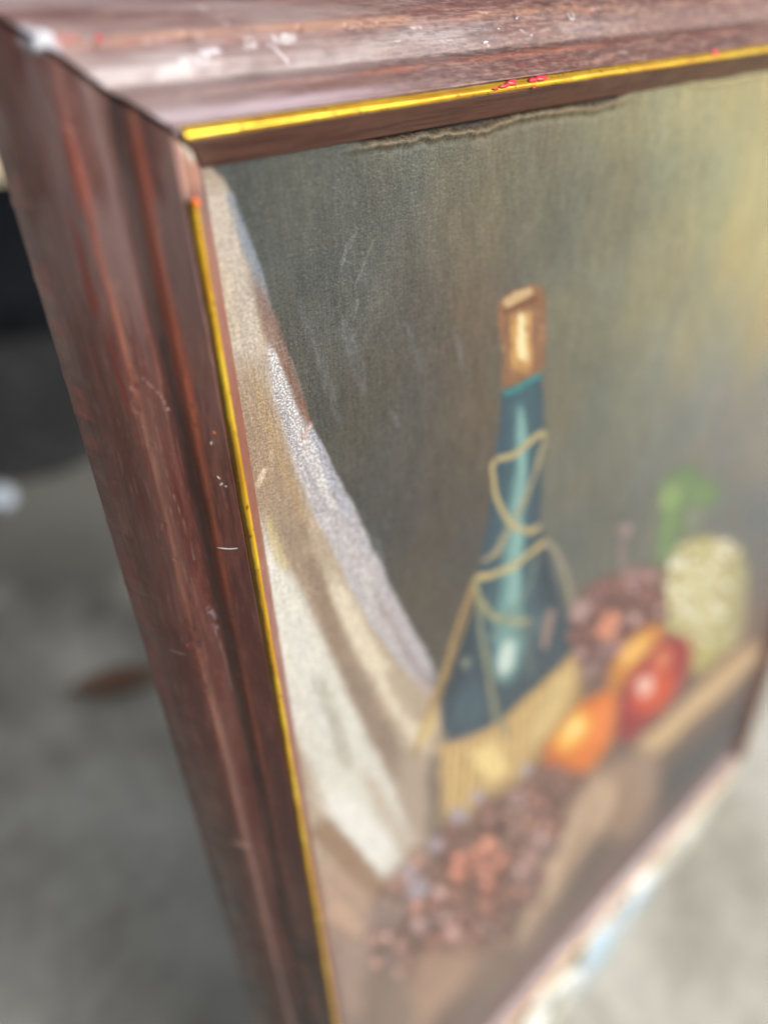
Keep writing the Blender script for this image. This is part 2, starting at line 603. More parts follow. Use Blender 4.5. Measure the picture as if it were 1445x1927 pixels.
def col_top(s, i, z):
    c = rail_colour(s, i, z, 301, 0.4)
    f = fbm(s * 0.04, i * 0.45, 350, 5)
    near = 1 - sstep(10, 120, s)
    c = mixc(c, (148, 132, 130), near * (0.22 + 0.5 * sstep(0.35, 0.65, f)))
    # lilac tone in the cove, patchy, fading along the rail
    c = mixc(c, (150, 140, 140), np.exp(-((i + 10.0) / 2.0) ** 2) * sstep(0.35, 0.6, f) * (1 - sstep(90, 190, s)) * 0.75)
    # white scuffed patches
    g = fbm(s * 0.7, i * 0.9, 370, 4)
    for (a, b, w, k) in [((11.5, -10.3), (15.5, -10.6), 1.7, 0.95), ((8.3, -10.0), (10.2, -10.2), 1.3, 0.6), ((22.0, -11.8), (23.6, -11.9), 1.5, 0.8),
                         ((29, -12.2), (33, -12.0), 1.3, 0.6), ((27, -11.6), (29.6, -8.6), 0.8, 0.7), ((17.5, -17.6), (20.5, -14.9), 1.0, 0.5), ((3, -13.2), (14, -13.6), 0.5, 0.4)]:
        c = mixc(c, (208, 204, 212), seg_mask(s, i, [a, b], w, 0.6) * sstep(0.36, 0.58, g) * k * 0.85)
    for (a, b, w, k) in [((63, -12.2), (66.5, -12.1), 0.5, 0.6), ((98, -10.2), (101, -8.9), 0.4, 0.7), ((83, -8.2), (86, -7.6), 0.7, 0.7), ((128, -4.0), (131, -3.5), 0.5, 0.8)]:
        c = mixc(c, (205, 190, 182), seg_mask(s, i, [a, b], w, 0.2) * sstep(0.35, 0.55, g) * k)
    # red-brown stain on the flat band
    c = mixc(c, (110, 54, 46), np.exp(-((i + 4.2) / 1.8) ** 2) * sstep(25, 60, s) * (1 - sstep(90, 140, s)) * sstep(0.42, 0.62, fbm(s * 0.05, i * 0.8, 380, 4)) * 0.7)
    c = mixc(c, (200, 186, 196), np.exp(-((i + 2.6) / 0.9) ** 2) * (1 - sstep(20, 70, s)) * 0.55)
    c = mixc(c, (196, 150, 120), np.exp(-((i + 13.9) / 0.5) ** 2) * sstep(0.4, 0.6, fbm(s * 0.1, i * 0.5, 390, 3)) * 0.5)
    # browner, cleaner wood further along
    c = mixc(c, (112, 74, 62), sstep(70, 130, s) * 0.5 * (0.5 + 0.5 * fbm(s * 0.2, i * 3.5, 399, 4, 0.7)))
    c = mixc(c, (66, 38, 36), sstep(60, 120, s) * sstep(0.52, 0.66, fbm(s * 0.10, i * 2.4, 401, 4, 0.65)) * 0.65)
    c = mixc(c, (160, 124, 104), sstep(60, 120, s) * sstep(0.56, 0.70, fbm(s * 0.12, i * 3.0, 407, 4, 0.65)) * 0.55)
    g = fbm(s * 0.35, i * 4.2, 411, 3, 0.75)
    c = mixc(c, (58, 34, 32), sstep(0.55, 0.68, g) * sstep(25, 70, s) * 0.5)
    c = mixc(c, (156, 128, 114), sstep(0.56, 0.70, 1 - g) * sstep(25, 70, s) * 0.4)
    # the inner bevel: plain brown
    c = mixc(c, (106, 66, 52), sstep(0.6, 1.3, i) * 0.85)
    c = mixc(c, (70, 40, 34), sstep(0.6, 1.3, i) * sstep(0.45, 0.65, fbm(s * 0.05, i * 1.5, 395, 4)) * 0.6)
    c = mixc(c, (188, 190, 202), seg_mask(s, i, [(-15.2, -14.8), (-13.0, -13.9)], 2.6, 0.9) * 0.9)
    c = mixc(c, (180, 120, 110), seg_mask(s, i, [(-11.5, -14.2), (-8.5, -14.4)], 1.2, 0.6) * 0.7)
    return c


def col_far(s, i, z):
    c = rail_colour(s, i, z, 501, 0.4)
    return mixc(c, (120, 92, 90), sstep(0.6, 1.3, i) * 0.7)


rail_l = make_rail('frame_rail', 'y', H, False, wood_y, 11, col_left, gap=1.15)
tag(rail_l, 'upright left rail, dusty and rubbed to red at its ridges')
rail_t = make_rail('frame_rail', 'x', W, False, wood_x, 12, col_top, gap=0.0)
tag(rail_t, 'top rail with grey dust film, white scuffs and red paint drips')
rail_r = make_rail('frame_rail', 'y', H, True, wood_y, 13, col_far, step=0.9, fine=False)
rail_b = make_rail('frame_rail', 'x', W, True, wood_x, 14, col_far, step=0.9, fine=False)


# gilt fillets: two-faced bead seated in the rail
def fillet(axis, flip, s0, s1, rail, seed, flank_shade=0.3):
    pr = np.array([(0.78, 1.0), (0.78, 0.1), (0.68, -0.10), (0.45, -0.26), (0.15, -0.32), (-0.08, -0.28), (-0.26, -0.12), (-0.42, 0.14), (-0.6, 0.42), (-0.78, 0.66), (-0.98, 0.88), (-1.2, 1.04), (-1.35, 1.5)])
    b = np.concatenate([np.arange(s0, min(s1, 200), 0.5), np.arange(min(s1, 200), s1, 2.0), [s1]])
    I = np.repeat(pr[None, :, 0], len(b), 0)
    Z = np.repeat(pr[None, :, 1], len(b), 0)
    B = np.repeat(b[:, None], len(pr), 1)
    I0 = I.copy()
    Z = Z + (fbm(B * 0.25, I * 0.8, seed, 3) - 0.5) * 0.22 + (fbm(B * 0.03, I * 0, seed + 70, 2) - 0.5) * 0.25
    I = I + (fbm(B * 0.06, I * 0, seed + 9, 3) - 0.5) * 0.16
    # worn gilt: rubbed brighter on the crest, olive shade painted on the outer flank, specks of lost colour
    c = np.zeros(B.shape + (3,)) + lin((222, 176, 44))
    wn = fbm(B * 0.12, I * 0.6, seed + 30, 4, 0.6)
    c = mixc(c, (236, 204, 60), sstep(0.45, 0.65, wn) * 0.7)
    c = mixc(c, (196, 138, 30), sstep(0.5, 0.7, fbm(B * 0.05, I * 0.2, seed + 33, 3)) * 0.6)
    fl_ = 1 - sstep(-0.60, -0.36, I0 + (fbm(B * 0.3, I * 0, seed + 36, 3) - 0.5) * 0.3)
    c = mixc(c, (84, 66, 20), fl_ * flank_shade)
    sp_ = fbm(B * 1.1, I * 1.4, seed + 39, 3)
    c = mixc(c, (96, 48, 30), sstep(0.73, 0.80, sp_) * 0.8)
    if axis == 'y':
        V = np.stack([I if not flip else W - I, B, Z], -1)
    else:
        V = np.stack([B, I if not flip else H - I, Z], -1)
    f = grid_faces(len(b), len(pr))
    if (axis == 'y') == flip:
        f = f[:, ::-1]
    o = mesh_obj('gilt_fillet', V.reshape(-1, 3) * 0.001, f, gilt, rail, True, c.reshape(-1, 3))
    return o


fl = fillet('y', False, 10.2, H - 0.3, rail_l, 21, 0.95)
tag(fl, 'yellow gilt line of left rail, missing at its upper end')
fillet('x', False, 0.6, W - 0.3, rail_t, 22)
fillet('y', True, 1, H - 1, rail_r, 23)
fillet('x', True, 1, W - 1, rail_b, 24)


# dabs of paint stuck on the wood: small domed blobs, slightly irregular
def blob(name, mat, rail, x, y, z, nrm, rx_, ry_, h, ang=0.0, seed=0):
    r = random.Random(seed)
    n = 14
    ph = [r.uniform(0, 6.28) for _ in range(3)]
    nz = Vector(nrm).normalized()
    tx = Vector((1, 0, 0)) - nz * nz.x
    tx.normalize()
    ty = nz.cross(tx)
    ca, sa = math.cos(ang), math.sin(ang)
    vs = [Vector((x, y, z)) + nz * h]
    fs = []
    for k, (rr, hh) in enumerate(((0.55, 0.85), (0.85, 0.5), (1.0, -0.6))):
        for j in range(n):
            t = 2 * math.pi * j / n
            q = rr * (1 + 0.16 * math.sin(2 * t + ph[0]) + 0.12 * math.sin(3 * t + ph[1]) + 0.07 * math.sin(5 * t + ph[2]))
            u, v = q * rx_ * math.cos(t), q * ry_ * math.sin(t)
            u, v = u * ca - v * sa, u * sa + v * ca
            vs.append(Vector((x, y, z)) + tx * u + ty * v + nz * (h * hh))
    for j in range(n):
        fs.append((0, 1 + j, 1 + (j + 1) % n))
        for k in range(2):
            a0 = 1 + k * n
            b0 = 1 + (k + 1) * n
            fs.append((a0 + j, b0 + j, b0 + (j + 1) % n, a0 + (j + 1) % n))
    return mesh_obj(name, np.array([tuple(v) for v in vs]) * 0.001, fs, mat, rail)


pz = sorted([(a_, b_) for a_, b_ in vis if -20.3 <= a_], key=lambda t: t[0])


def depth(i):
    seq = [(6.5, 6.9), (1.2, 0.35), (0.9, -0.2), (0.0, -0.62), (-0.6, -0.2), (-1.3, 0.8), (-1.6, 0.62), (-5.3, 5.1), (-5.95, 6.2), (-6.6, 9.1), (-8.4, 10.2),
           (-9.8, 10.8), (-11.2, 11.6), (-13.5, 13.1), (-15.2, 15.0), (-16.8, 17.2), (-18.2, 19.6), (-20.2, 27)]
    xs = [-q[0] for q in seq]
    return float(np.interp(-i, xs, [q[1] for q in seq])), float((np.interp(-i + 0.3, xs, [q[1] for q in seq]) - np.interp(-i - 0.3, xs, [q[1] for q in seq])) / 0.6)


def dab(name, mat, side, s, i, rs, ri, h=0.18, ang=0, seed=0):
    d, sl = depth(i)
    # surface normal pointing to the viewer; slope sl is depth gain per mm outward
    if side == 'x':
        return blob(name, mat, rail_t, s, i, d, (0, -sl, -1), rs, ri, h, ang, seed)
    return blob(name, mat, rail_l, i, s, d, (-sl, 0, -1), ri, rs, h, ang, seed)


k = 0
for (s, i, a_, b_) in [(83.0, -1.0, 1.7, 0.85), (79.8, -0.5, 1.9, 0.4), (90.0, -0.9, 1.3, 0.7), (93.4, -1.0, 2.0, 0.85), (76.6, -0.2, 1.2, 0.25), (90.0, 0.7, 0.7, 0.25), (171, -1.2, 1.4, 1.0)]:
    k += 1
    dab('paint_drip', red_paint, 'x', s, i, a_, b_, 0.28, 0, k)
dab('paint_drip', red_paint, 'x', -4.6, -14.1, 0.75, 0.6, 0.2, 0, 31)
dab('paint_drip', red_paint, 'y', 113.8, -14.9, 0.45, 0.26, 0.1, 0, 32)
dab('paint_spot', red_paint, 'x', 98.5, -6.8, 0.35, 0.2, 0.1, 0, 33)
o = dab('paint_spot', orange_paint, 'y', 10.4, 0.2, 0.9, 0.6, 0.35, 0, 34)
tag(o, 'orange paint blob at the broken end of the gilt line')
for (s, i, a_, b_, ang) in [(98.2, -12.6, 0.5, 0.25, 0.4), (101.4, -9.0, 0.4, 0.2, 0.3), (85.0, -8.5, 1.0, 0.28, 0.2), (90.5, -10.8, 0.45, 0.18, 0)]:
    k += 1
    dab('paint_spot', white_paint, 'x', s, i, a_, b_, 0.1, ang, k)


# small open rings and ticks of pale paint: curved ridges lying on the wood
def mark(name, mat, side, pts, w, seed=0, h=0.12):
    P_ = spline(pts, 5)
    vs, fs = [], []
    n = len(P_)
    for q in range(n):
        a0 = P_[max(0, q - 1)]
        b0 = P_[min(n - 1, q + 1)]
        d = (b0 - a0) / (np.linalg.norm(b0 - a0) + 1e-9)
        nn = np.array([-d[1], d[0]])
        ww = w * (0.55 + 0.45 * math.sin(math.pi * (q + 0.6) / n)) * 0.5
        for tt, hh in ((-1, -0.05), (-0.45, 1.0), (0.45, 1.0), (1, -0.05)):
            s, i = P_[q] + nn * ww * tt
            dp, sl = depth(i)
            L_ = math.hypot(sl, 1)
            oz = -hh * h / L_
            oi = -hh * h * sl / L_
            vs.append((s, i + oi, dp + oz) if side == 'x' else (i + oi, s, dp + oz))
    for q in range(n - 1):
        for t in range(3):
            a0 = q * 4 + t
            fs.append((a0, a0 + 1, a0 + 5, a0 + 4))
    return mesh_obj(name, np.array(vs) * 0.001, fs, mat, rail_t if side == 'x' else rail_l)


def ring(cs, ci, rs, ri, a0=0, a1=6.0, n=9):
    return [(cs + rs * math.cos(a0 + (a1 - a0) * t / (n - 1)), ci + ri * math.sin(a0 + (a1 - a0) * t / (n - 1))) for t in range(n)]


mark('paint_mark', white_paint, 'x', ring(58.6, -10.6, 1.1, 0.55), 0.3)
mark('paint_mark', white_paint, 'x', [(61.0, -11.1), (63.4, -11.3), (63.6, -10.6), (62.6, -10.4)], 0.4)
mark('paint_mark', white_paint, 'x', [(117.5, -12.9), (117.8, -11.8), (119.3, -11.6), (119.6, -12.9)], 0.4)
mark('paint_mark', white_paint, 'x', ring(23.0, -12.0, 0.8, 0.5, 0.5, 5.2), 0.28)
mark('paint_mark', white_paint, 'x', ring(31.3, -12.0, 1.1, 0.7, 0.3, 5.6), 0.32)
dab('paint_chip', cream_paint, 'y', 65.4, -3.7, 0.55, 0.2, 0.1, 0.5, 61)
dab('paint_chip', white_paint, 'y', 67.0, -3.5, 0.5, 0.32, 0.12, -0.6, 62)
dab('paint_chip', white_paint, 'y', 67.5, -2.9, 0.25, 0.3, 0.1, 0.2, 63)
dab('paint_chip', cream_paint, 'y', 57.1, -3.8, 0.5, 0.25, 0.1, -0.6, 64)
dab('paint_chip', orange_paint, 'y', 54.6, -3.1, 0.5, 0.22, 0.08, 0.4, 65)
mark('paint_mark', white_paint, 'y', [(84.0, -5.8), (84.15, -4.2), (83.8, -2.8)], 0.42, h=0.18)
putt = blob('putty_lump', putty, rail_t, -14.2, -14.4, 13.6, (-0.5, -0.5, -1), 2.0, 1.2, 0.5, 0.7, 5)
tag(putt, 'pale filler smeared over the mitred corner')

# stretcher behind the canvas and a backing cross piece
for (x0, y0, x1, y1) in [(4.2, 4.2, 34, H - 4.2), (W - 34, 4.2, W - 4.2, H - 4.2), (34.5, 4.2, W - 34.5, 34), (34.5, H - 34, W - 34.5, H - 4.2)]:
    bm = bmesh.new()
    bmesh.ops.create_cube(bm, size=1)
    for v in bm.verts:
        v.co = Vector(((x0 + x1) / 2 + v.co.x * (x1 - x0), (y0 + y1) / 2 + v.co.y * (y1 - y0), 19 + v.co.z * 16)) * 0.001
    bmesh.ops.bevel(bm, geom=bm.edges[:], offset=0.001, segments=1, affect='EDGES')
    me = bpy.data.meshes.new('stretcher_bar')
    bm.to_mesh(me)
    bm.free()
    me.materials.append(back_wood)
    o = bpy.data.objects.new('stretcher_bar', me)
    COL.objects.link(o)
    o.parent = root
    local(o)
PAINT_GAIN = 0.60
# ------------------------------------------------------------------ the canvas and the still life painted on it
# Outlines are given on a tracing sheet of the picture (perspective of the sheet undone by sheet(), so that every
# outline lands on the flat canvas in millimetres).
def sheet(x, y, z=CZ):
    v = np.stack([x - CC[0], y - CC[1], np.full_like(x, z - CC[2])], -1) @ CR.T
    return PCX + FPX * v[..., 0] / v[..., 2], PCY + FPX * v[..., 1] / v[..., 2]


def axis_pts(a, b, d0, d1, knee):
    out = [a]
    while out[-1] < b:
        t = min(1, max(0, (out[-1] - knee) / (b - knee)))
        out.append(out[-1] + d0 + (d1 - d0) * t)
    out[-1] = b
    return np.array(out)


cxs = axis_pts(4.0, W - 4.0, 0.33, 1.3, 120)
cys = axis_pts(4.0, H - 4.0, 0.40, 1.5, 150)
MX, MY = np.meshgrid(cxs, cys, indexing='ij')
PX, PY = sheet(MX, MY)
# hand wobble of the brush so that no outline is mechanical
WX = PX + (fbm(MX * 0.12, MY * 0.12, 600, 3) - 0.5) * 10
WY = PY + (fbm(MX * 0.12, MY * 0.12, 610, 3) - 0.5) * 10
brush = fbm(MX * 0.35, MY * 0.10, 620, 4, 0.6)
brush2 = fbm(MX * 0.9, MY * 0.5, 625, 4, 0.6)

BGS = [(420, 330, 72, 78, 76), (450, 400, 74, 80, 78), (600, 330, 88, 92, 88), (800, 300, 104, 104, 92), (1000, 250, 116, 111, 92), (1150, 205, 138, 134, 106),  # backdrop samples; upper right is paler with sky glare painted in
       (1300, 180, 168, 163, 124), (1430, 160, 178, 170, 126), (1430, 350, 184, 178, 134), (1300, 350, 152, 149, 116), (1150, 350, 120, 118, 98),
       (1000, 400, 110, 107, 91), (850, 430, 108, 103, 90), (700, 430, 88, 90, 84), (550, 470, 82, 86, 82), (620, 600, 82, 84, 80), (700, 600, 92, 92, 86),
       (800, 620, 94, 86, 76), (900, 580, 104, 95, 83), (1090, 600, 122, 122, 104), (1250, 550, 140, 139, 116), (1420, 600, 172, 162, 124), (1430, 480, 180, 172, 128),
       (1330, 660, 150, 148, 126), (1200, 750, 128, 130, 114), (1350, 760, 134, 134, 124), (1430, 800, 140, 138, 130), (1100, 850, 114, 116, 104), (1060, 720, 112, 109, 95),
       (880, 800, 98, 90, 80), (750, 800, 86, 84, 78), (660, 800, 80, 82, 78), (700, 950, 80, 80, 76), (820, 950, 88, 82, 74), (800, 1100, 84, 80, 73),
       (720, 1050, 80, 80, 77), (760, 1200, 84, 84, 80), (860, 1150, 88, 84, 76), (1120, 1000, 106, 108, 100), (1300, 850, 122, 124, 116), (1430, 1000, 112, 117, 116),
       (1300, 980, 116, 120, 112), (1400, 1090, 112, 112, 108), (1700, 60, 176, 166, 126), (1680, 300, 172, 160, 122), (1650, 600, 150, 140, 114), (1600, 900, 120, 116, 104),
       (1520, 1100, 110, 98, 90),
       (800, 1500, 150, 134, 124), (620, 1650, 160, 136, 118), (700, 1750, 172, 146, 132), (650, 1850, 150, 130, 118), (720, 1900, 128, 116, 108), (800, 1860, 138, 118, 106),
       (1000, 1800, 112, 100, 94), (900, 1900, 98, 92, 90), (1200, 1560, 92, 84, 80), (1150, 1500, 120, 100, 90), (1300, 1380, 108, 94, 88), (1400, 1200, 136, 106, 94), (700, 2100, 110, 98, 90)]


def rbf(samples, sig):
    acc = np.zeros(PX.shape + (3,))
    wt = np.zeros(PX.shape) + 1e-9
    for (x, y, r, g, b) in samples:
        d2 = ((PX - x) ** 2 + (PY - y) ** 2)
        w = np.exp(-d2 / (2 * sig * sig)) + 1e-4 / (1 + d2 / 1e4)
        acc += w[..., None] * lin((r, g, b))
        wt += w
    return acc / wt[..., None]


paint = rbf(BGS, 62)
bs = ((brush - 0.5) * 0.42 + (brush2 - 0.5) * 0.20)
paint = paint * (1 + bs)[..., None]
tint = fbm(MX * 0.05, MY * 0.03, 640, 3)
paint = paint * (1 + (tint - 0.5)[..., None] * np.array([0.30, 0.10, -0.18]))
crk = np.zeros(PX.shape)


def box(p, pad):
    return (PX > p[:, 0].min() - pad) & (PX < p[:, 0].max() + pad) & (PY > p[:, 1].min() - pad) & (PY < p[:, 1].max() + pad)


def pdist(p, x, y, closed=False):
    """distance to polyline, parameter along it, signed side, inside flag for closed outlines"""
    d = np.full(x.shape, 1e9)
    tt = np.zeros(x.shape)
    n = len(p)
    m_ = n if closed else n - 1
    ins = np.zeros(x.shape, bool)
    for k in range(m_):
        a = p[k]
        b = p[(k + 1) % n]
        ab = b - a
        L2 = ab @ ab + 1e-9
        t = np.clip(((x - a[0]) * ab[0] + (y - a[1]) * ab[1]) / L2, 0, 1)
        dd = np.hypot(x - a[0] - t * ab[0], y - a[1] - t * ab[1])
        q = dd < d
        d = np.where(q, dd, d)
        tt = np.where(q, (k + t) / m_, tt)
        if closed:
            cr = ((a[1] > y) != (b[1] > y)) & (x < (b[0] - a[0]) * (y - a[1]) / (b[1] - a[1] + 1e-12) + a[0])
            ins ^= cr
    return d, tt, ins


def lay(q, m_, col):
    k_ = np.clip(m_, 0, 1)[..., None]
    paint[q] = paint[q] * (1 - k_) + lin(col) * k_


def stroke(pts, w, col, soft=6, k=1.0, dry=0.0, ck=None, fade=None):
    """one brush stroke; w: width or widths along it; dry: broken, streaky paint"""
    p = spline(pts, 6)
    ws = np.atleast_1d(np.array(w, float))
    q = box(p, ws.max() + soft * 2 + 12)
    if not q.any():
        return
    d, t, _ = pdist(p, WX[q], WY[q])
    wd = np.interp(t, np.linspace(0, 1, len(ws)), ws) * 0.5
    m_ = 1 - sstep(wd - soft * 0.5, wd + soft, d)
    m_ = m_ * k
    fd_ = (0.16 if soft >= 7 else 0.05) if fade is None else fade
    if fd_:
        m_ = m_ * sstep(-0.02, fd_, t) * sstep(-0.02, fd_, 1 - t)
    if dry:
        m_ = m_ * (1 - dry + dry * sstep(0.35, 0.62, brush2[q] * 0.5 + brush[q] * 0.5))
    lay(q, m_, col)
    if ck is not None:
        crk[q] = crk[q] * (1 - m_) + ck * m_


def shape(pts, col, soft=6, k=1.0, smooth=True, dry=0.0):
    p = np.array(pts, float)
    if smooth:
        p = spline(list(pts) + [pts[0]], 5)[:-1]
    q = box(p, soft * 2 + 12)
    d, t, ins = pdist(p, WX[q], WY[q], True)
    sd = np.where(ins, -d, d)
    m_ = (1 - sstep(-soft, soft, sd)) * k
    if dry:
        m_ = m_ * (1 - dry + dry * sstep(0.35, 0.62, brush2[q] * 0.5 + brush[q] * 0.5))
    lay(q, m_, col)


def spot(x, y, rx_, ry_, col, ang=0, k=1.0, soft=0.5):
    p = np.array([(x - max(rx_, ry_) * 1.6, y - max(rx_, ry_) * 1.6), (x + max(rx_, ry_) * 1.6, y + max(rx_, ry_) * 1.6)], float)
    q = box(p, 6)
    if not q.any():
        return
    ca, sa = math.cos(math.radians(ang)), math.sin(math.radians(ang))
    u = (WX[q] - x) * ca + (WY[q] - y) * sa
    v = -(WX[q] - x) * sa + (WY[q] - y) * ca
    r = np.hypot(u / rx_, v / ry_)
    lay(q, (1 - sstep(1 - soft, 1 + soft * 0.6, r)) * k, col)


# --- hanging cloth on the left
drape = [(380, 300), (425, 350), (450, 430), (478, 515), (505, 595), (530, 650), (556, 715), (580, 785), (606, 850), (635, 920), (660, 985), (690, 1055), (722, 1130),
         (758, 1205), (790, 1265), (822, 1310), (838, 1350), (842, 1420), (835, 1490), (822, 1560), (812, 1620), (790, 1680), (760, 1705), (700, 1690), (640, 1660), (560, 1600),
         (500, 1300), (440, 900), (400, 600), (370, 420)]
shape(drape, (180, 164, 144), 5)
stroke([(395, 330), (412, 420), (432, 520), (452, 610), (470, 700)], [40, 56, 64, 66, 50], (202, 192, 178), 14, 0.95, 0, 0.15)
stroke([(405, 470), (425, 560), (445, 650)], [20, 30, 20], (204, 190, 170), 10, 0.8)
stroke([(428, 360), (455, 440), (485, 530), (505, 590)], [12, 20, 18, 8], (146, 156, 168), 6, 0.95, 0.4)
stroke([(470, 500), (510, 620), (545, 720), (575, 800)], [10, 30, 28, 14], (136, 112, 102), 8, 0.9, 0.2)
stroke([(440, 640), (470, 760), (500, 870), (530, 960), (560, 1040), (600, 1120)], [40, 70, 76, 70, 60, 40], (170, 148, 124), 12, 0.9, 0, 0.35, 0.3)
stroke([(468, 690), (505, 800), (540, 900), (580, 1000)], [8, 14, 12, 8], (190, 164, 126), 8, 0.7, 0.4)
# bright fold
stroke([(498, 640), (525, 720), (556, 800), (590, 880), (622, 950), (660, 1020), (700, 1110), (745, 1190), (790, 1260), (818, 1310)],
       [10, 26, 44, 60, 66, 66, 62, 56, 44, 24], (220, 220, 226), 8, 1.0, 0.1, 0.9)
stroke([(505, 650), (540, 745), (570, 820), (600, 880), (640, 960)], [8, 18, 26, 30, 22], (250, 252, 255), 6, 0.9, 0.15, 1.0)
stroke([(530, 655), (560, 740), (585, 810)], [12, 20, 10], (136, 102, 86), 6, 0.85, 0.25, 0.3)
stroke([(583, 800), (606, 856), (636, 925), (662, 992), (694, 1064)], [8, 13, 18, 20, 14], (204, 210, 226), 5, 0.9, 0.1, 1.0)
stroke([(690, 1060), (726, 1136), (762, 1210), (800, 1275)], [14, 16, 16, 12], (214, 214, 224), 7, 0.8, 0)
stroke([(640, 960), (680, 1060), (720, 1150), (770, 1230)], [20, 26, 26, 18], (232, 229, 230), 10, 0.7)
stroke([(700, 1100), (745, 1190), (790, 1270), (815, 1310)], [6, 10, 12, 10], (178, 160, 162), 8, 0.6)
# tan valleys
stroke([(500, 900), (540, 1000), (580, 1090), (620, 1180), (665, 1290), (700, 1370), (740, 1450), (780, 1500)], [34, 50, 46, 52, 56, 56, 58, 50], (164, 146, 128), 20, 0.85)
stroke([(575, 1040), (605, 1110), (625, 1190), (650, 1260)], [20, 26, 26, 18], (134, 114, 98), 18, 0.6)
stroke([(640, 1230), (680, 1310), (720, 1390), (760, 1470)], [20, 30, 34, 24], (140, 122, 108), 12, 0.7)
stroke([(615, 1060), (650, 1140), (690, 1220), (735, 1300), (780, 1380), (800, 1430)], [20, 30, 34, 34, 30, 22], (224, 214, 192), 12, 0.85)
stroke([(680, 1200), (730, 1280), (770, 1350), (795, 1390)], [10, 16, 18, 12], (224, 214, 190), 9, 0.6)
stroke([(720, 1250), (760, 1320), (795, 1370)], [14, 18, 14], (158, 138, 120), 10, 0.6)
stroke([(760, 1400), (790, 1480), (800, 1560), (790, 1640)], [40, 50, 46, 30], (178, 162, 146), 16, 0.8)
# yellow white lower left cloth
stroke([(478, 950), (500, 1040), (528, 1130), (560, 1230), (600, 1330), (640, 1420), (690, 1520), (730, 1600), (760, 1650)],
       [20, 44, 74, 98, 112, 116, 112, 90, 50], (222, 221, 212), 18, 0.95)
stroke([(500, 960), (520, 1030), (545, 1080)], [14, 20, 12], (198, 184, 138), 9, 0.7)
stroke([(540, 1130), (570, 1240), (610, 1350), (640, 1430)], [20, 34, 40, 24], (216, 216, 210), 12, 0.7)
stroke([(590, 1260), (620, 1330), (640, 1400), (660, 1460)], [16, 22, 24, 14], (180, 176, 162), 12, 0.7)
stroke([(575, 1480), (640, 1520), (690, 1570), (720, 1620), (745, 1655)], [30, 44, 50, 46, 24], (240, 240, 234), 18, 0.85, 0, None, 0.3)
stroke([(620, 1450), (670, 1490), (720, 1530), (750, 1590)], [20, 26, 26, 18], (224, 224, 214), 12, 0.6)
stroke([(680, 1440), (720, 1520), (760, 1590), (785, 1640)], [18, 24, 26, 20], (196, 182, 164), 12, 0.75)
# brown fold under it
stroke([(585, 1545), (620, 1575), (660, 1620), (700, 1665), (745, 1705)], [24, 40, 44, 36, 24], (154, 124, 100), 12, 0.9)
stroke([(595, 1620), (640, 1680), (680, 1730)], [40, 60, 50], (184, 156, 138), 18, 0.8)
stroke([(610, 1700), (650, 1730), (690, 1760)], [30, 30, 20], (206, 174, 148), 14, 0.6)
# scrapes where paint flaked off the ridge
stroke([(588, 796), (578, 812), (566, 830)], [5, 8, 5], (226, 204, 196), 3, 0.9)
stroke([(500, 880), (490, 900), (484, 915)], [6, 10, 7], (226, 206, 180), 3, 0.9)
stroke([(511, 845), (508, 868)], [4, 4], (214, 190, 160), 3, 0.7)

# --- dry pale drags over the dark ground
for (p_, w_, k_) in [([(845, 610), (862, 660), (875, 720)], 6, 0.2), ([(735, 770), (750, 805)], 8, 0.2), ([(640, 600), (665, 660), (690, 740)], 30, 0.16),
                     ([(560, 560), (600, 680), (640, 800)], 16, 0.12), ([(700, 980), (720, 1060)], 8, 0.2), ([(760, 600), (790, 700)], 8, 0.15)]:
    stroke(p_, [w_ * 0.6, w_, w_ * 0.5], (150, 160, 168), 5, k_, 0.8)
shape([(640, 520), (690, 500), (720, 560), (690, 640), (640, 620)], (120, 124, 116), 30, 0.3, dry=0.7)
# fine crossing scratches
for p_ in [[(668, 440), (650, 480), (640, 512)], [(690, 480), (672, 520), (664, 545)], [(655, 455), (640, 500)], [(704, 452), (690, 480)], [(640, 560), (624, 590)],
           [(672, 560), (664, 590)], [(676, 430), (660, 470)], [(652, 470), (668, 476)], [(645, 488), (662, 496)]]:
    stroke(p_, 1.0, (176, 174, 162), 1.3, 0.42, 0.5)
for p_ in [[(530, 650), (548, 700), (560, 740)], [(536, 650), (556, 705), (570, 752)], [(545, 668), (562, 712), (577, 756)]]:
    stroke(p_, 1.0, (150, 156, 164), 1.4, 0.4, 0.4)

random.seed(3)
# --- bottle: gold capsule, neck, shoulder
shape([(934, 572), (950, 556), (976, 544), (1002, 532), (1018, 540), (1030, 560), (1029, 640), (1020, 696), (985, 712), (946, 732), (946, 660), (936, 610)], (142, 104, 76), 5, smooth=False)
stroke([(946, 572), (975, 556), (1004, 544)], [12, 16, 12], (206, 176, 134), 5, 0.9)
stroke([(944, 586), (980, 572), (1014, 562)], [5, 6, 5], (100, 68, 52), 3, 0.8)
stroke([(976, 582), (980, 620), (980, 660), (972, 704)], [34, 38, 40, 44], (212, 166, 100), 9, 0.9)
stroke([(979, 588), (984, 630), (984, 675)], [9, 14, 13], (246, 228, 178), 5, 0.95)
for _ in range(26):
    spot(random.uniform(945, 1022), random.uniform(585, 700), random.uniform(3, 8), random.uniform(5, 12), random.choice([(120, 84, 62), (168, 124, 82), (204, 168, 112), (142, 102, 74)]), -12, 0.45)
stroke([(1008, 580), (1010, 630), (1004, 690)], [12, 16, 14], (142, 106, 84), 6, 0.7)
stroke([(952, 600), (956, 650), (956, 710)], [10, 12, 10], (134, 98, 80), 6, 0.7)
